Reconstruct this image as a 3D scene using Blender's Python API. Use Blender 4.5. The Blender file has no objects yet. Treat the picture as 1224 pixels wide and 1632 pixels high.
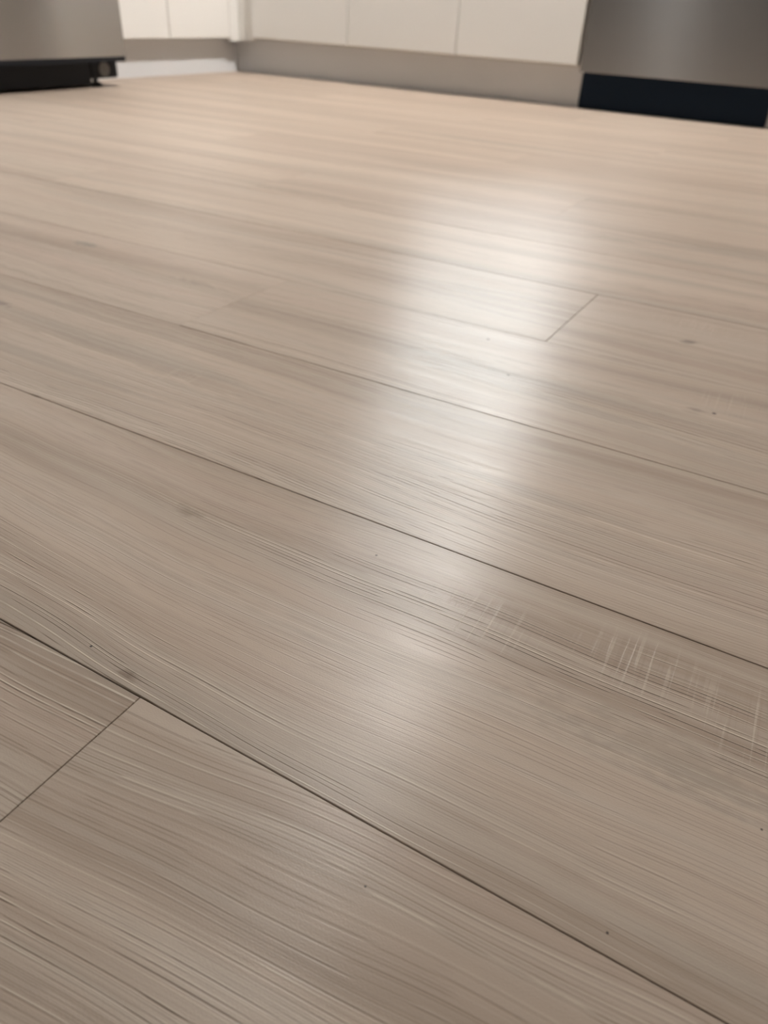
import bpy, bmesh, math, random
from mathutils import Vector, Matrix

scene = bpy.context.scene
COL = scene.collection

# ------------------------------------------------------------------ camera
cam_data = bpy.data.cameras.new('camera')
cam = bpy.data.objects.new('camera', cam_data)
COL.objects.link(cam)
scene.camera = cam
FPX = 1185.1
YAW, PITCH, ROLL = -0.4885, 0.6004, 0.0576
CAM_H = 0.268
fwd = Vector((math.cos(PITCH) * math.sin(YAW), math.cos(PITCH) * math.cos(YAW), -math.sin(PITCH)))
rt = fwd.cross(Vector((0, 0, 1))).normalized()
up = rt.cross(fwd)
r2 = math.cos(ROLL) * rt + math.sin(ROLL) * up
u2 = -math.sin(ROLL) * rt + math.cos(ROLL) * up
m = Matrix((r2, u2, -fwd)).transposed().to_4x4()
m.translation = Vector((0, 0, CAM_H))
cam.matrix_world = m
cam_data.sensor_fit = 'HORIZONTAL'
cam_data.sensor_width = 36.0
cam_data.lens = 36.0 * FPX / 1224.0
cam_data.clip_start = 0.02
cam_data.dof.use_dof = True
cam_data.dof.focus_distance = 0.365
cam_data.dof.aperture_fstop = 13.0

# ------------------------------------------------------------------ world: pale overcast sky outside the window
world = bpy.data.worlds.new('overcast_sky')
scene.world = world
world.use_nodes = True
bg = world.node_tree.nodes['Background']
bg.inputs['Color'].default_value = (0.93, 0.96, 1.0, 1)
bg.inputs['Strength'].default_value = 38.0

vs = scene.view_settings
vs.view_transform = 'Standard'
vs.look = 'None'
vs.exposure = 0.0
vs.gamma = 1.0
vs.use_curve_mapping = False

scene.cycles.max_bounces = 5
scene.cycles.diffuse_bounces = 3
scene.cycles.glossy_bounces = 3
scene.cycles.use_adaptive_sampling = True
scene.cycles.adaptive_threshold = 0.03
scene.cycles.caustics_reflective = False
scene.cycles.caustics_refractive = False

LAMP_STRENGTH = 4000.0
LAMP_COLOR = (1.0, 0.965, 0.915)

# ------------------------------------------------------------------ node helpers
class NT:
    def __init__(self, name):
        self.mat = bpy.data.materials.new(name)
        self.mat.use_nodes = True
        self.t = self.mat.node_tree
        self.b = self.t.nodes['Principled BSDF']

    def new(self, kind, **kw):
        n = self.t.nodes.new(kind)
        for k, v in kw.items():
            setattr(n, k, v)
        return n

    def put(self, sock, v):
        if isinstance(v, bpy.types.NodeSocket):
            self.t.links.new(v, sock)
        elif v is not None:
            sock.default_value = v

    def math(self, op, a, b=None, c=None, clamp=False):
        n = self.new('ShaderNodeMath', operation=op, use_clamp=clamp)
        self.put(n.inputs[0], a)
        if b is not None:
            self.put(n.inputs[1], b)
        if c is not None:
            self.put(n.inputs[2], c)
        return n.outputs[0]

    def comb(self, x, y, z=0.0):
        n = self.new('ShaderNodeCombineXYZ')
        for i, v in enumerate((x, y, z)):
            self.put(n.inputs[i], v)
        return n.outputs[0]

    def noise(self, vec, scale=1.0, detail=2.0, rough=0.5, dist=0.0, dim='3D'):
        n = self.new('ShaderNodeTexNoise', noise_dimensions=dim)
        self.put(n.inputs['Vector'], vec)
        n.inputs['Scale'].default_value = scale
        n.inputs['Detail'].default_value = detail
        n.inputs['Roughness'].default_value = rough
        n.inputs['Distortion'].default_value = dist
        return n.outputs[0]

    def ramp(self, v, lo, hi, a=0.0, b=1.0):
        n = self.new('ShaderNodeMapRange', interpolation_type='SMOOTHSTEP')
        self.put(n.inputs[0], v)
        n.inputs[1].default_value = lo
        n.inputs[2].default_value = hi
        n.inputs[3].default_value = a
        n.inputs[4].default_value = b
        return n.outputs[0]

    def mix(self, fac, a, b, mode='MIX'):
        n = self.new('ShaderNodeMix', data_type='RGBA', blend_type=mode)
        self.put(n.inputs[0], fac)
        for i, v in ((6, a), (7, b)):
            if isinstance(v, tuple):
                v = (*v[:3], 1.0)
            self.put(n.inputs[i], v)
        return n.outputs[2]

    def bump(self, h, strength, dist, normal=None):
        n = self.new('ShaderNodeBump')
        self.put(n.inputs['Height'], h)
        n.inputs['Strength'].default_value = strength
        n.inputs['Distance'].default_value = dist
        if normal is not None:
            self.put(n.inputs['Normal'], normal)
        return n.outputs[0]


def simple(name, color, rough=0.5, metal=0.0, noise_amt=0.04, noise_scale=6.0, bump=0.0, bump_scale=300.0, spec=0.5):
    k = NT(name)
    tc = k.new('ShaderNodeTexCoord').outputs['Object']
    n = k.noise(tc, noise_scale, 3)
    dark = tuple(c * (1 - noise_amt) for c in color)
    k.put(k.b.inputs['Base Color'], k.mix(n, dark, color))
    k.b.inputs['Roughness'].default_value = rough
    k.b.inputs['Metallic'].default_value = metal
    k.b.inputs['Specular IOR Level'].default_value = spec
    if bump:
        k.put(k.b.inputs['Normal'], k.bump(k.noise(tc, bump_scale, 2), bump, 0.001))
    return k.mat


# ------------------------------------------------------------------ wood plank material
def plank_material(name, knots=(), specks=(), saws=(), fine=True):
    k = NT(name)
    tc = k.new('ShaderNodeTexCoord').outputs['Object']
    sp = k.new('ShaderNodeSeparateXYZ')
    k.put(sp.inputs[0], tc)
    X, Y = sp.outputs[0], sp.outputs[1]
    oi = k.new('ShaderNodeObjectInfo')
    so = k.new('ShaderNodeSeparateColor')
    k.put(so.inputs[0], oi.outputs['Color'])
    s1, s2, s3 = so.outputs[0], so.outputs[1], so.outputs[2]
    x = k.math('MULTIPLY_ADD', s1, 41.0, X)
    y = k.math('MULTIPLY_ADD', s2, 23.0, Y)
    # slow wander of the grain
    w1 = k.noise(k.comb(k.math('MULTIPLY', x, 1.7), k.math('MULTIPLY', y, 5.0)), 1, 1, dim='2D')
    w2 = k.noise(k.comb(k.math('MULTIPLY', x, 12.0), k.math('MULTIPLY', y, 28.0)), 1, 0, dim='2D')
    v = k.math('ADD', y, k.math('MULTIPLY_ADD', w1, k.math('MULTIPLY', oi.outputs['Alpha'], GRAIN_WANDER), k.math('MULTIPLY', w2, 0.0030)))

    def streak(kx, ky, z, detail=2.0, rough=0.5):
        return k.noise(k.comb(k.math('MULTIPLY_ADD', x, kx, z * 7.3), k.math('MULTIPLY_ADD', v, ky, z * 3.1)), 1, detail, rough, dim='2D')

    broad = streak(0.9, 17.0, 1.0, 2.0)
    mid = streak(2.2, 70.0, 2.0, 2.0, 0.6)
    tint = streak(1.6, 26.0, 9.0, 1.0)
    gmask = k.ramp(streak(1.5, 13.0, 11.0, 0.0), 0.40, 0.62)          # where the brushing is deep
    gm = k.math('MULTIPLY_ADD', gmask, 0.66, 0.34)

    col = k.mix(k.ramp(broad, 0.32, 0.68), PLANK_DARK, PLANK_LIGHT)
    col = k.mix(k.ramp(mid, 0.35, 0.70, 0.0, 0.55), col, PLANK_PALE)
    col = k.mix(k.ramp(tint, 0.56, 0.74, 0.0, 0.40), col, PLANK_RED)
    col = k.mix(k.ramp(tint, 0.40, 0.26, 0.0, 0.45), col, PLANK_GREY)
    # brushed grain: thin growth lines of uneven spacing and strength, broken along their length
    freq = k.math('MULTIPLY_ADD', s3, 230.0, 230.0)
    ph = k.math('MULTIPLY_ADD', v, freq, k.math('MULTIPLY', streak(1.6, 48.0, 4.0, 0.0), 2.6))
    ring = k.math('FLOOR', ph)
    t = k.math('FRACT', ph)
    wn = k.new('ShaderNodeTexWhiteNoise', noise_dimensions='1D')
    k.put(wn.inputs['W'], ring)
    rc = k.new('ShaderNodeSeparateColor')
    k.put(rc.inputs[0], wn.outputs['Color'])
    brk = k.ramp(k.noise(k.comb(k.math('MULTIPLY', x, 20.0), k.math('MULTIPLY', ring, 3.73)), 1, 2, 0.6, dim='2D'), 0.40, 0.60)
    groove = k.math('MULTIPLY', k.ramp(k.math('ABSOLUTE', k.math('SUBTRACT', t, 0.42)), 0.20, 0.05), k.math('POWER', rc.outputs[0], 1.3))
    groove = k.math('MULTIPLY', k.math('MULTIPLY', groove, brk), gm)
    pale_line = k.math('MULTIPLY', k.ramp(k.math('ABSOLUTE', k.math('SUBTRACT', t, 0.72)), 0.17, 0.04), k.math('POWER', rc.outputs[1], 1.8))
    pale_line = k.math('MULTIPLY', k.math('MULTIPLY', pale_line, k.math('MULTIPLY_ADD', brk, 0.6, 0.4)), gm)
    col = k.mix(k.math('MULTIPLY', groove, LINE_DARK), col, PLANK_LINE)
    col = k.mix(k.math('MULTIPLY', pale_line, LINE_PALE), col, PLANK_CERUSE)
    if fine:      # hair-fine scratches of the brushing between the lines
        ph2 = k.math('MULTIPLY', ph, 2.63)
        wn2 = k.new('ShaderNodeTexWhiteNoise', noise_dimensions='1D')
        k.put(wn2.inputs['W'], k.math('FLOOR', ph2))
        hair = k.math('MULTIPLY', k.ramp(k.math('ABSOLUTE', k.math('SUBTRACT', k.math('FRACT', ph2), 0.5)), 0.30, 0.08),
                      k.math('POWER', wn2.outputs['Value'], 2.0))
        hair = k.math('MULTIPLY', hair, k.math('SUBTRACT', 1.0, brk))
        col = k.mix(k.math('MULTIPLY', hair, 0.62), col, PLANK_LINE)

    # knots, smudges and specks that sit in particular planks
    def dist(cx, cy, rx, ry):
        dx = k.math('DIVIDE', k.math('SUBTRACT', X, cx), rx)
        dy = k.math('DIVIDE', k.math('SUBTRACT', Y, cy), ry)
        return k.math('SQRT', k.math('MULTIPLY_ADD', dx, dx, k.math('MULTIPLY', dy, dy)))
    if knots or saws:
        wob = k.math('SUBTRACT', k.noise(k.comb(k.math('MULTIPLY', X, 90.0), k.math('MULTIPLY', Y, 210.0)), 1, 2, dim='2D'), 0.5)
    for cx, cy, rx, ry, a, c in knots:
        d = k.math('MULTIPLY_ADD', wob, 1.6, dist(cx, cy, rx, ry))
        col = k.mix(k.ramp(d, 1.0, 0.05, 0.0, a), col, c)
    for cx, cy, r, a in specks:
        col = k.mix(k.ramp(dist(cx, cy, r, r), 1.0, 0.5, 0.0, a), col, (0.035, 0.028, 0.03))

    saw = None
    if saws:      # pale saw marks across the grain
        sn = k.noise(k.comb(k.math('MULTIPLY', k.math('MULTIPLY_ADD', Y, 0.03, X), 480.0), k.math('MULTIPLY', Y, 11.0)), 1, 1.0, dim='2D')
        sm = None
        for cx, cy, rx, ry, a in saws:
            q = k.ramp(k.math('MULTIPLY_ADD', wob, 0.7, dist(cx, cy, rx, ry)), 1.0, 0.2, 0.0, a)
            sm = q if sm is None else k.math('MAXIMUM', sm, q)
        saw = k.math('MULTIPLY', k.ramp(sn, 0.61, 0.69), sm)
        col = k.mix(k.math('MULTIPLY', saw, 0.28), col, PLANK_CERUSE)
        saw_d = k.math('MULTIPLY', k.ramp(sn, 0.42, 0.30), sm)
        col = k.mix(k.math('MULTIPLY', saw_d, 0.10), col, PLANK_LINE)

    # plank to plank tone
    tone = k.math('MULTIPLY_ADD', s3, 0.08, 0.96)
    hsv = k.new('ShaderNodeHueSaturation')
    k.put(hsv.inputs['Color'], col)
    k.put(hsv.inputs['Value'], tone)
    k.put(k.b.inputs['Base Color'], hsv.outputs[0])
    k.put(k.b.inputs['Roughness'], k.math('MULTIPLY_ADD', mid, 0.14, PLANK_ROUGH if fine else PLANK_ROUGH + 0.03))
    k.b.inputs['Specular IOR Level'].default_value = PLANK_SPEC

    k.b.inputs['Anisotropic'].default_value = PLANK_ANISO
    k.put(k.b.inputs['Tangent'], k.comb(0.0, 1.0, 0.0))      # brushed along the plank: gloss spreads across it
    if fine:
        h = k.math('MULTIPLY_ADD', pale_line, 0.45, k.math('MULTIPLY', groove, -1.0))
        h = k.math('MULTIPLY_ADD', k.noise(k.comb(k.math('MULTIPLY', X, 0.6), Y), 1700.0, 0.0, dim='2D'), 0.10, h)
        if saw is not None:
            h = k.math('MULTIPLY_ADD', saw, 0.25, h)
        k.put(k.b.inputs['Normal'], k.bump(h, 1.0, PLANK_BUMP))
    return k.mat


PLANK_DARK = (0.340, 0.263, 0.208)
PLANK_LIGHT = (0.460, 0.367, 0.296)
PLANK_PALE = (0.470, 0.392, 0.325)
PLANK_RED = (0.430, 0.330, 0.268)
PLANK_GREY = (0.330, 0.276, 0.228)
PLANK_LINE = (0.150, 0.105, 0.075)
PLANK_CERUSE = (0.640, 0.545, 0.450)
PLANK_ROUGH = 0.28
PLANK_ANISO = 0.80
PLANK_SPEC = 0.15
GRAIN_WANDER = 0.045
LINE_DARK, LINE_PALE = 0.98, 0.95
PLANK_BUMP = 0.00028
KNOTS = [
    (-0.790, 0.652, 0.030, 0.011, 0.55, (0.15, 0.16, 0.14)),
    (-0.078, 0.781, 0.012, 0.009, 0.75, (0.14, 0.11, 0.09)),
    (-0.216, 0.1595, 0.008, 0.0045, 0.60, (0.12, 0.08, 0.055)),
    (-0.286, 0.278, 0.014, 0.007, 0.45, (0.20, 0.16, 0.12)),
    (-0.691, 0.452, 0.020, 0.008, 0.60, (0.16, 0.13, 0.11)),
    (-0.580, 0.620, 0.050, 0.010, 0.35, (0.20, 0.165, 0.13)),
    (-0.040, 0.622, 0.012, 0.004, 0.55, (0.15, 0.12, 0.10)),
    (-0.250, 1.140, 0.060, 0.014, 0.40, (0.20, 0.165, 0.13)),
    (0.020, 0.250, 0.10, 0.020, 0.30, (0.22, 0.18, 0.145)),
]
SPECKS = [(-0.2457, 0.1638, 0.0009, 0.95), (0.0136, 0.1611, 0.0007, 0.9), (-0.0683, 0.1308, 0.0006, 0.9),
          (-0.0274, 0.6236, 0.0022, 0.85), (-0.1986, 0.5937, 0.0016, 0.8), (-0.2475, 0.6624, 0.002, 0.7),
          (0.0563, 0.2342, 0.0007, 0.85), (-0.1650, 0.3041, 0.0010, 0.7)]
SAWS = [(-0.090, 0.287, 0.045, 0.030, 0.75), (-0.010, 0.300, 0.040, 0.030, 1.0), (0.045, 0.290, 0.040, 0.035, 0.95),
        (-0.010, 0.650, 0.05, 0.035, 0.7), (-0.080, 0.830, 0.07, 0.030, 0.7), (-0.426, 0.426, 0.06, 0.03, 0.4)]

# ------------------------------------------------------------------ mesh helpers
def link(name, mesh, mat, parent=None, label=None):
    o = bpy.data.objects.new(name, mesh)
    COL.objects.link(o)
    if mat is not None:
        mesh.materials.append(mat)
    if parent is not None:
        o.parent = parent
    if label:
        o['label'] = label
    return o


def box_bm(bm, lo, hi, bevel=0.0, seg=2):
    r = bmesh.ops.create_cube(bm, size=1.0)
    vs_ = r['verts']
    c = [(lo[i] + hi[i]) / 2 for i in range(3)]
    s = [hi[i] - lo[i] for i in range(3)]
    for vv in vs_:
        vv.co = Vector((c[i] + vv.co[i] * s[i] for i in range(3)))
    if bevel:
        es = list({e for vv in vs_ for e in vv.link_edges})
        bmesh.ops.bevel(bm, geom=es, offset=bevel, segments=seg, profile=0.5, affect='EDGES')


def cyl_bm(bm, a, b, r, n=24, r2=None):
    a, b = Vector(a), Vector(b)
    d = b - a
    rr = bmesh.ops.create_cone(bm, cap_ends=True, segments=n, radius1=r, radius2=r if r2 is None else r2, depth=d.length)
    mt = Matrix.Translation((a + b) / 2) @ d.to_track_quat('Z', 'Y').to_matrix().to_4x4()
    bmesh.ops.transform(bm, matrix=mt, verts=rr['verts'])


def finish(name, bm, mat, parent=None, label=None, base=(0, 0, 0), smooth=False):
    bmesh.ops.translate(bm, verts=bm.verts, vec=-Vector(base))
    me = bpy.data.meshes.new(name)
    bm.normal_update()
    bm.to_mesh(me)
    bm.free()
    if smooth:
        for p in me.polygons:
            p.use_smooth = True
    return link(name, me, mat, parent, label)


class Thing:
    """An Empty at a thing's base; parts are given in room coordinates."""
    def __init__(self, name, base, label, category, group=None):
        self.base = Vector(base)
        self.o = bpy.data.objects.new(name, None)
        self.o.empty_display_size = 0.1
        COL.objects.link(self.o)
        self.o.location = self.base
        self.o['label'] = label
        self.o['category'] = category
        if group:
            self.o['group'] = group

    def part(self, name, bm, mat, label=None, parent=None, smooth=False):
        return finish(name, bm, mat, parent or self.o, label, self.base, smooth)

    def box(self, name, lo, hi, mat, bevel=0.0, label=None, parent=None, seg=2):
        bm = bmesh.new()
        box_bm(bm, lo, hi, bevel, seg)
        return self.part(name, bm, mat, label, parent)


def structure(name, bm, mat, label, category):
    o = finish(name, bm, mat)
    o['kind'] = 'structure'
    o['label'] = label
    o['category'] = category
    return o


def one(name, lo, hi, mat, label, category, bevel=0.0):
    base = ((lo[0] + hi[0]) / 2, (lo[1] + hi[1]) / 2, lo[2])
    bm = bmesh.new()
    box_bm(bm, lo, hi, bevel)
    o = finish(name, bm, mat, base=base)
    o.location = base
    o['label'] = label
    o['category'] = category
    return o


# ------------------------------------------------------------------ other materials
M_PLANK = plank_material('greyed_oak_plank')
M_PLANK_FAR = plank_material('greyed_oak_plank_plain', fine=False)
M_JOINT = simple('joint_dark_brown', (0.045, 0.030, 0.022), 0.8)  # dark brown slab colour that shows in the plank seams
M_WALL = simple('wall_paint', (0.72, 0.70, 0.67), 0.7, bump=0.15)
M_CEIL = simple('ceiling_paint', (0.84, 0.82, 0.80), 0.8)
M_WHITE = simple('cabinet_satin_white', (0.80, 0.78, 0.75), 0.30, noise_amt=0.015, noise_scale=3.0)
M_CARC = simple('cabinet_carcass_white', (0.60, 0.575, 0.54), 0.5, noise_amt=0.02)
M_KICK = simple('toe_kick_laminate', (0.69, 0.695, 0.71), 0.35, noise_amt=0.03)
M_BLACK = simple('black_plastic', (0.010, 0.012, 0.016), 0.45, spec=0.25)
M_BLACKP = simple('black_kick_panel', (0.0080, 0.0185, 0.036), 0.42, spec=0.14)
M_DGREY = simple('dark_grey_plastic', (0.05, 0.05, 0.052), 0.5)
M_LGREY = simple('roller_grey_plastic', (0.16, 0.155, 0.15), 0.5)
M_RUBBER = simple('rubber', (0.02, 0.02, 0.02), 0.8)
M_COUNTER = simple('counter_laminate', (0.33, 0.31, 0.29), 0.4, noise_amt=0.3, noise_scale=60.0)
M_FRAMEW = simple('window_frame_white', (0.80, 0.79, 0.77), 0.4)
M_TRIM = simple('lamp_trim_metal', (0.7, 0.7, 0.7), 0.3, metal=0.8)


def steel_material(name, base, rough):
    k = NT(name)
    tc = k.new('ShaderNodeTexCoord').outputs['Object']
    sp = k.new('ShaderNodeSeparateXYZ')
    k.put(sp.inputs[0], tc)
    h = k.math('ADD', sp.outputs[0], sp.outputs[1])
    br = k.noise(k.comb(k.math('MULTIPLY', h, 3.0), k.math('MULTIPLY', sp.outputs[2], 900.0), 0.0), 1, 2)
    k.put(k.b.inputs['Base Color'], k.mix(br, tuple(c * 0.93 for c in base), base))
    k.b.inputs['Metallic'].default_value = 1.0
    k.b.inputs['Roughness'].default_value = rough
    k.b.inputs['Anisotropic'].default_value = 0.98
    k.put(k.b.inputs['Tangent'], k.comb(0.0, 0.0, 1.0))      # brushed sideways: highlights stretch upright
    return k.mat


M_STEEL = steel_material('brushed_stainless_steel', (0.31, 0.305, 0.30), 0.21)
M_STEEL_PALE = steel_material('pale_brushed_stainless_steel', (0.52, 0.515, 0.51), 0.25)


def glass_material():
    k = NT('window_glass')
    t = k.t
    tr = k.new('ShaderNodeBsdfTransparent')
    tr.inputs[0].default_value = (0.95, 0.97, 0.96, 1)
    gl = k.new('ShaderNodeBsdfGlossy')
    gl.inputs['Roughness'].default_value = 0.02
    fr = k.new('ShaderNodeFresnel')
    mx = k.new('ShaderNodeMixShader')
    t.links.new(fr.outputs[0], mx.inputs[0])
    t.links.new(tr.outputs[0], mx.inputs[1])
    t.links.new(gl.outputs[0], mx.inputs[2])
    t.links.new(mx.outputs[0], t.nodes['Material Output'].inputs['Surface'])
    t.nodes.remove(k.b)
    return k.mat


def lamp_material():
    k = NT('warm_lamp_diffuser')
    k.b.inputs['Base Color'].default_value = (0.9, 0.88, 0.85, 1)
    k.b.inputs['Emission Color'].default_value = (*LAMP_COLOR, 1)
    k.b.inputs['Emission Strength'].default_value = LAMP_STRENGTH
    return k.mat


M_GLASS = glass_material()
M_LAMP = lamp_material()

# ------------------------------------------------------------------ room shell
RX0, RX1, RY0, RY1, RZ = -2.96, 2.20, -3.60, 3.43, 2.42
T = 0.10

bm = bmesh.new()
box_bm(bm, (RX0 - T, RY0 - T, -0.06), (RX1 + T, RY1 + T, -0.0055))
floor = structure('floor', bm, M_JOINT, 'floor of long greyed oak laminate planks with thin dark seams', 'floor')

W, Y0, PLEN = 0.1797, 0.1530, 1.285
GAP, CH = 0.00028, 0.00030
JOINT = {-1: -0.2021, 0: 0.43, 1: 0.32, 2: -0.5092, 3: -0.1989, 4: 0.16, 5: -0.8535, 6: -0.372,
         7: 0.08, 8: -0.62, 9: 0.25, 10: -0.389, 11: -0.95, 12: -0.295, 13: -0.75, 14: 0.10}
random.seed(11)


def plank(x0, x1, y0, y1):
    gx = GAP * 0.85
    xa, xb, ya, yb = x0 + gx, x1 - gx, y0 + GAP, y1 - GAP
    dz = random.uniform(-0.00012, 0.00012)
    zt, zc, zb = dz, dz - 0.0003, -0.008
    cx = CH * 0.8
    v = [(xa, ya, zb), (xb, ya, zb), (xb, yb, zb), (xa, yb, zb),
         (xa, ya, zc), (xb, ya, zc), (xb, yb, zc), (xa, yb, zc),
         (xa + cx, ya + CH, zt), (xb - cx, ya + CH, zt), (xb - cx, yb - CH, zt), (xa + cx, yb - CH, zt)]
    f = [(8, 9, 10, 11)]
    for a in (0, 4):
        for i in range(4):
            j = (i + 1) % 4
            f.append((a + i, a + j, a + 4 + j, a + 4 + i))
    me = bpy.data.meshes.new('plank')
    me.from_pydata(v, [], f)
    me.update()
    def own(items):
        return [q for q in items if x0 < q[0] < x1 and y0 < q[1] < y1]
    kn, sp_, sw = own(KNOTS), own(SPECKS), own(SAWS)
    if kn or sp_ or sw:
        mat = plank_material('greyed_oak_plank_marked', kn, sp_, sw)
    else:
        mat = M_PLANK if y0 < 0.8 else M_PLANK_FAR
    o = link('plank', me, mat, floor)
    wander = 2.0 if y0 < 0.1 < y1 and x1 > 0 else random.uniform(0.5, 1.3)
    o.color = (random.random(), random.random(), random.random(), wander)
    return o


for row in range(-8, 16):
    ya, yb = Y0 + row * W, Y0 + (row + 1) * W
    j0 = JOINT.get(row, random.uniform(-0.6, 0.6))
    yb = min(yb, 2.90)
    k0 = math.floor((-2.42 - j0) / PLEN)
    x = j0 + k0 * PLEN
    while x < 1.70:
        xa, xb = max(x, -2.42), min(x + PLEN, 1.70)
        if xb - xa > 0.02:
            plank(xa, xb, ya, yb)
        x += PLEN

# walls
bm = bmesh.new()
box_bm(bm, (RX0 - T, RY0 - T, -0.06), (RX0, RY1 + T, RZ))
structure('wall_left', bm, M_WALL, 'painted wall behind the refrigerator and bright white cabinets', 'wall')
bm = bmesh.new()
box_bm(bm, (RX1, RY0 - T, -0.06), (RX1 + T, RY1 + T, RZ))
structure('wall_right', bm, M_WALL, 'painted wall on the right, outside the frame', 'wall')
bm = bmesh.new()
box_bm(bm, (RX0, RY0 - T, -0.06), (RX1, RY0, RZ))
structure('wall_front', bm, M_WALL, 'painted wall behind the camera', 'wall')
bm = bmesh.new()
box_bm(bm, (RX0 - T, RY0 - T, RZ), (RX1 + T, RY1 + T, RZ + T))
structure('ceiling', bm, M_CEIL, 'plain white ceiling with one downlight', 'ceiling')

WX0, WX1, WZ0, WZ1 = -1.93, -1.00, 0.99, 2.12
bm = bmesh.new()
box_bm(bm, (RX0, RY1, -0.06), (WX0, RY1 + T, RZ))
box_bm(bm, (WX1, RY1, -0.06), (RX1, RY1 + T, RZ))
box_bm(bm, (WX0, RY1, -0.06), (WX1, RY1 + T, WZ0))
box_bm(bm, (WX0, RY1, WZ1), (WX1, RY1 + T, RZ))
structure('wall_back', bm, M_WALL, 'painted wall with the kitchen window behind the long cabinet run', 'wall')

win = bpy.data.objects.new('window_1', None)
COL.objects.link(win)
win.location = ((WX0 + WX1) / 2, RY1, WZ0)
win['kind'] = 'structure'
win['label'] = 'white framed window above the counter of the long run'
win['category'] = 'window'
wb = win.location.copy()
fw = 0.045
bm = bmesh.new()
y0_, y1_ = RY1 + 0.03, RY1 + 0.08
box_bm(bm, (WX0, y0_, WZ0), (WX0 + fw, y1_, WZ1))
box_bm(bm, (WX1 - fw, y0_, WZ0), (WX1, y1_, WZ1))
box_bm(bm, (WX0 + fw, y0_, WZ0), (WX1 - fw, y1_, WZ0 + fw))
box_bm(bm, (WX0 + fw, y0_, WZ1 - fw), (WX1 - fw, y1_, WZ1))
finish('window_frame', bm, M_FRAMEW, win, base=wb)
bm = bmesh.new()
box_bm(bm, (WX0 + fw, RY1 + 0.052, WZ0 + fw), (WX1 - fw, RY1 + 0.058, WZ1 - fw))
finish('pane', bm, M_GLASS, win, base=wb)
bm = bmesh.new()
box_bm(bm, (WX0 - 0.03, RY1 - 0.05, WZ0 - 0.025), (WX1 + 0.03, RY1 + 0.03, WZ0), 0.004)
finish('window_sill', bm, M_FRAMEW, win, base=wb)

pl = bpy.data.lights.new('window_portal', 'AREA')
pl.shape = 'RECTANGLE'
pl.size, pl.size_y = WX1 - WX0, WZ1 - WZ0
pl.cycles.is_portal = True
po = bpy.data.objects.new('window_portal', pl)
COL.objects.link(po)
po.location = ((WX0 + WX1) / 2, RY1 + T + 0.01, (WZ0 + WZ1) / 2)
po.rotation_euler = (math.radians(-90), 0, 0)

# ------------------------------------------------------------------ ceiling downlights
for lx, ly in ((-1.06, 2.40),):
    t = Thing('ceiling_downlight', (lx, ly, RZ), 'round surface-mounted ceiling downlight above the floor before the white doors', 'lamp')
    bm = bmesh.new()
    n = 32
    ro, ri = 0.066, 0.059
    ring = []
    for i in range(n):
        a = 2 * math.pi * i / n
        c, s = math.cos(a), math.sin(a)
        ring.append([bm.verts.new((lx + r * c, ly + r * s, z)) for r, z in
                     ((ro, RZ), (ro, RZ - 0.034), (ri, RZ - 0.037), (ri, RZ))])
    for i in range(n):
        a, b = ring[i], ring[(i + 1) % n]
        for q in range(4):
            r_ = (q + 1) % 4
            bm.faces.new((a[q], b[q], b[r_], a[r_]))
    t.part('lamp_housing', bm, M_DGREY)  # unseen housing, its rim shaped to cut the lamp's light on the near floor
    bm = bmesh.new()
    cyl_bm(bm, (lx, ly, RZ), (lx, ly, RZ - 0.018), 0.046, 32)
    t.part('lamp_diffuser', bm, M_LAMP)

# ------------------------------------------------------------------ cabinets
DY = 2.794          # door plane of the long run (faces the camera)
KY = 2.846          # its toe kick
DX = -2.285         # door plane of the short run
KX = -2.325         # its toe kick
DT = 0.019
CTOP = 0.87
DB = 0.1262


def long_run_cabinet(x0, x1, label, filler=None, side=0.0):
    t = Thing('base_cabinet', ((x0 + x1) / 2, 3.1, 0.12), label, 'cabinet', 'base cabinets of the long run')
    bx0 = filler if filler is not None else x0
    t.box('carcass', (bx0, DY + DT + 0.002, 0.12), (x1 + side, RY1, CTOP), M_CARC)
    t.box('door', (x0 + 0.0018, DY, DB), (x1 - 0.0018, DY + DT, CTOP - 0.01), M_WHITE, 0.0018)
    if filler is not None:
        t.box('corner_filler', (filler, DY + DT + 0.0, 0.1125), (x0 - 0.0005, DY + DT + 0.006, CTOP), M_WHITE, 0.001)
    return t


long_run_cabinet(-2.205, -1.757, 'white flat door base cabinet in the corner, left end of the long run', -2.2845)
long_run_cabinet(-1.757, -1.307, 'white flat door base cabinet, middle one of the long run')
long_run_cabinet(-1.307, -0.862, 'white flat door base cabinet directly left of the dishwasher', side=0.0100)
long_run_cabinet(-0.2475, 0.35, 'white base cabinet at the right edge, beyond the dishwasher')


def short_run_cabinet(y0, y1, label, filler=None):
    t = Thing('base_cabinet', (-2.6, (y0 + y1) / 2, 0.12), label, 'cabinet', 'base cabinets of the short run')
    t.box('carcass', (RX0, y0, 0.12), (DX - DT - 0.002, y1, CTOP), M_CARC)
    t.box('door', (DX - DT, y0 + 0.0018, 0.1205), (DX, y1 - 0.0018, CTOP - 0.01), M_WHITE, 0.0018)
    if filler is not None:
        t.box('corner_filler', (DX - DT, y1 + 0.0004, 0.1085), (DX + 0.0004, filler, CTOP), M_WHITE, 0.001)
    return t


short_run_cabinet(2.045, 2.4175, 'brightly lit white flat door cabinet right beside the refrigerator')
short_run_cabinet(2.4175, 2.759, 'brightly lit white flat door cabinet with filler post in the inner corner', 2.8125)

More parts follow.
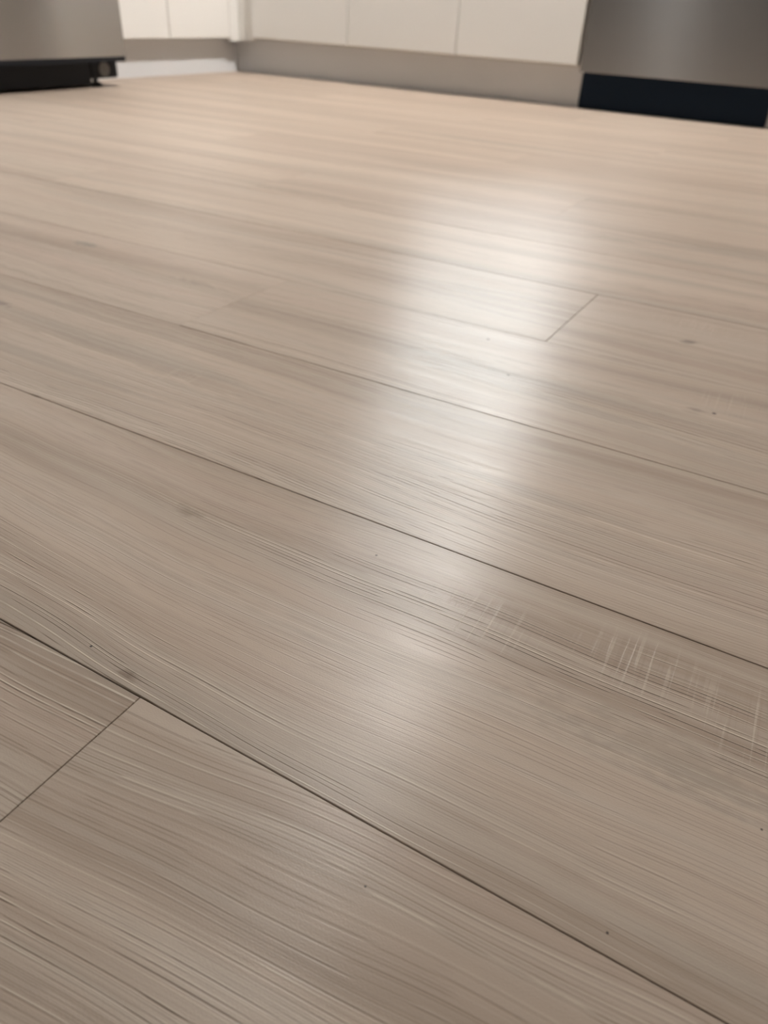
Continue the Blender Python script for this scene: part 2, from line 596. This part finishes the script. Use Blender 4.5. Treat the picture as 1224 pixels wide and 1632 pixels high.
one('toe_kick', (KX + 0.0005, KY, 0.0), (-0.8535, KY + 0.016, 0.119), M_KICK,
    'long grey shaded toe kick under the run of white doors', 'toe kick')
one('toe_kick', (KX - 0.016, 2.035, 0.0), (KX, 2.90, 0.119), M_KICK,
    'short pale toe kick beside the refrigerator, lit along its foot', 'toe kick')
one('toe_kick', (-0.2475, KY, 0.0), (0.35, KY + 0.016, 0.119), M_KICK,
    'sliver of pale toe kick right of the dishwasher', 'toe kick')

# worktop, one continuous L
bm = bmesh.new()
pts = [(RX0, 2.03), (DX + 0.02, 2.03), (DX + 0.02, DY - 0.02), (0.36, DY - 0.02), (0.36, RY1), (RX0, RY1)]
lo = [bm.verts.new((x, y, 0.872)) for x, y in pts]
hi = [bm.verts.new((x, y, 0.910)) for x, y in pts]
bm.faces.new(hi)
bm.faces.new(list(reversed(lo)))
for i in range(len(pts)):
    j = (i + 1) % len(pts)
    bm.faces.new((lo[i], lo[j], hi[j], hi[i]))
bmesh.ops.recalc_face_normals(bm, faces=bm.faces)
wt = finish('worktop', bm, M_COUNTER, base=(-1.5, 3.1, 0.872))
wt.location = (-1.5, 3.1, 0.872)
wt['label'] = 'grey L shaped worktop over the white base cabinets'
wt['category'] = 'worktop'

# ------------------------------------------------------------------ dishwasher
t = Thing('dishwasher', (-0.552, 3.1, 0.0), 'brushed steel dishwasher with black kick panel, at the right', 'dishwasher')
t.box('tub', (-0.848, DY + 0.03, 0.11), (-0.2535, 3.40, 0.865), M_DGREY)
t.box('door', (-0.8505, DY, 0.1085), (-0.2515, DY + 0.028, 0.745), M_STEEL, 0.002)
ctrl = t.box('control_panel', (-0.8505, DY - 0.002, 0.75), (-0.2515, DY + 0.028, 0.866), M_STEEL, 0.003)
t.box('display', (-0.62, DY - 0.0035, 0.79), (-0.48, DY - 0.002, 0.83), M_BLACK, 0, parent=ctrl)
bm = bmesh.new()
cyl_bm(bm, (-0.80, DY - 0.045, 0.70), (-0.30, DY - 0.045, 0.70), 0.010, 20)
for hx in (-0.77, -0.33):
    cyl_bm(bm, (hx, DY - 0.045, 0.70), (hx, DY + 0.001, 0.70), 0.007, 16)
t.part('handle', bm, M_STEEL)
t.box('kick_panel', (-0.8515, KY - 0.002, 0.0), (-0.2505, KY + 0.012, 0.135), M_BLACKP, 0.001, label='black kick panel')

# ------------------------------------------------------------------ refrigerator
FX = -2.100           # front of its doors
FY0, FY1 = 1.115, 2.022
t = Thing('refrigerator', (-2.5, (FY0 + FY1) / 2, 0.0), 'large stainless refrigerator on a black base, at the left', 'refrigerator')
t.box('cabinet_body', (-2.90, FY0 + 0.006, 0.05), (FX - 0.075, FY1 - 0.004, 1.76), M_DGREY, 0.004)


def bowed_panel(y0, y1, z0, z1, depth, bow, rc, n=28):
    """Door with gently rounded vertical corners and a very slight crown."""
    b = bmesh.new()
    prof = []
    for i in range(n + 1):
        s = -1 + 2 * i / n
        y = (y0 + y1) / 2 + s * ((y1 - y0) / 2 - rc)
        prof.append((FX - bow * s * s, y))
    xe = prof[0][0]
    left = [(xe - rc + rc * math.cos(a), y0 + rc - rc * math.sin(a)) for a in [math.pi / 2 * q / 6 for q in range(6, 0, -1)]]
    right = [(xe - rc + rc * math.cos(a), y1 - rc + rc * math.sin(a)) for a in [math.pi / 2 * q / 6 for q in range(1, 7)]]
    prof = [(FX - depth, y0)] + left + prof + right + [(FX - depth, y1)]
    lo_ = [b.verts.new((x, y, z0)) for x, y in prof]
    hi_ = [b.verts.new((x, y, z1)) for x, y in prof]
    for i in range(len(prof)):
        j = (i + 1) % len(prof)
        b.faces.new((lo_[i], lo_[j], hi_[j], hi_[i]))
    b.faces.new(hi_)
    b.faces.new(list(reversed(lo_)))
    bmesh.ops.recalc_face_normals(b, faces=b.faces)
    for f in b.faces:
        f.smooth = len(f.verts) == 4
    for e in b.edges:
        if e.is_manifold and e.calc_face_angle() > 0.6:
            e.smooth = False
    return b


def fridge_door(name, y0, y1, z0, z1, hpos):
    d = t.part(name, bowed_panel(y0, y1, z0, z1, 0.07, 0.003, 0.012), M_STEEL_PALE)
    b = bmesh.new()
    if hpos == 'top':
        cyl_bm(b, (FX + 0.05, y0 + 0.08, z1 - 0.06), (FX + 0.05, y1 - 0.08, z1 - 0.06), 0.012, 20)
        for hy in (y0 + 0.12, y1 - 0.12):
            cyl_bm(b, (FX - 0.006, hy, z1 - 0.06), (FX + 0.05, hy, z1 - 0.06), 0.008, 16)
    else:
        hy = y1 - 0.05 if hpos == 'r' else y0 + 0.05
        cyl_bm(b, (FX + 0.05, hy, z0 + 0.1), (FX + 0.05, hy, z1 - 0.15), 0.012, 20)
        for hz in (z0 + 0.16, z1 - 0.21):
            cyl_bm(b, (FX - 0.006, hy, hz), (FX + 0.05, hy, hz), 0.008, 16)
    t.part('handle', b, M_STEEL_PALE, parent=d)
    return d


fd = fridge_door('freezer_drawer', FY0, FY1, 0.0855, 0.62, 'top')
t.part('bottom_trim', bowed_panel(FY0 + 0.002, FY1 - 0.003, 0.0715, 0.0853, 0.066, 0.003, 0.010), M_BLACK, parent=fd,
       label='black trim under the drawer')
ym = (FY0 + FY1) / 2
fridge_door('door', FY0, ym - 0.002, 0.63, 1.75, 'r')
fridge_door('door', ym + 0.002, FY1, 0.63, 1.75, 'l')
# black base grille: long panel nearly down to the floor, rounded end piece a little higher
GX = -2.150
t.box('base_grille', (GX - 0.03, FY0 + 0.02, 0.0055), (GX, 1.905, 0.0712), M_BLACK, 0.003, label='black base grille')
bm = bmesh.new()
box_bm(bm, (GX - 0.028, 1.906, 0.022), (GX - 0.001, 2.021, 0.0712), 0.008, 3)
t.part('grille_end_cap', bm, M_BLACK)
bm = bmesh.new()
cyl_bm(bm, (GX + 0.001, 1.962, 0.048), (GX - 0.016, 1.962, 0.048), 0.021, 28)
t.part('roller_cover', bm, M_LGREY, smooth=False)
bm = bmesh.new()
cyl_bm(bm, (GX - 0.02, 1.936, 0.0), (GX - 0.02, 1.936, 0.010), 0.017, 20)
cyl_bm(bm, (GX - 0.02, 1.936, 0.010), (GX - 0.02, 1.936, 0.05), 0.009, 16)
t.part('levelling_foot', bm, M_RUBBER)
bm = bmesh.new()
cyl_bm(bm, (GX - 0.02, FY0 + 0.08, 0.0), (GX - 0.02, FY0 + 0.08, 0.010), 0.017, 20)
cyl_bm(bm, (GX - 0.02, FY0 + 0.08, 0.010), (GX - 0.02, FY0 + 0.08, 0.05), 0.009, 16)
t.part('levelling_foot', bm, M_RUBBER)
for fy in (FY0 + 0.10, FY1 - 0.10):
    bm = bmesh.new()
    cyl_bm(bm, (-2.80, fy - 0.012, 0.026), (-2.80, fy + 0.012, 0.026), 0.026, 20)
    t.part('rear_roller', bm, M_RUBBER)
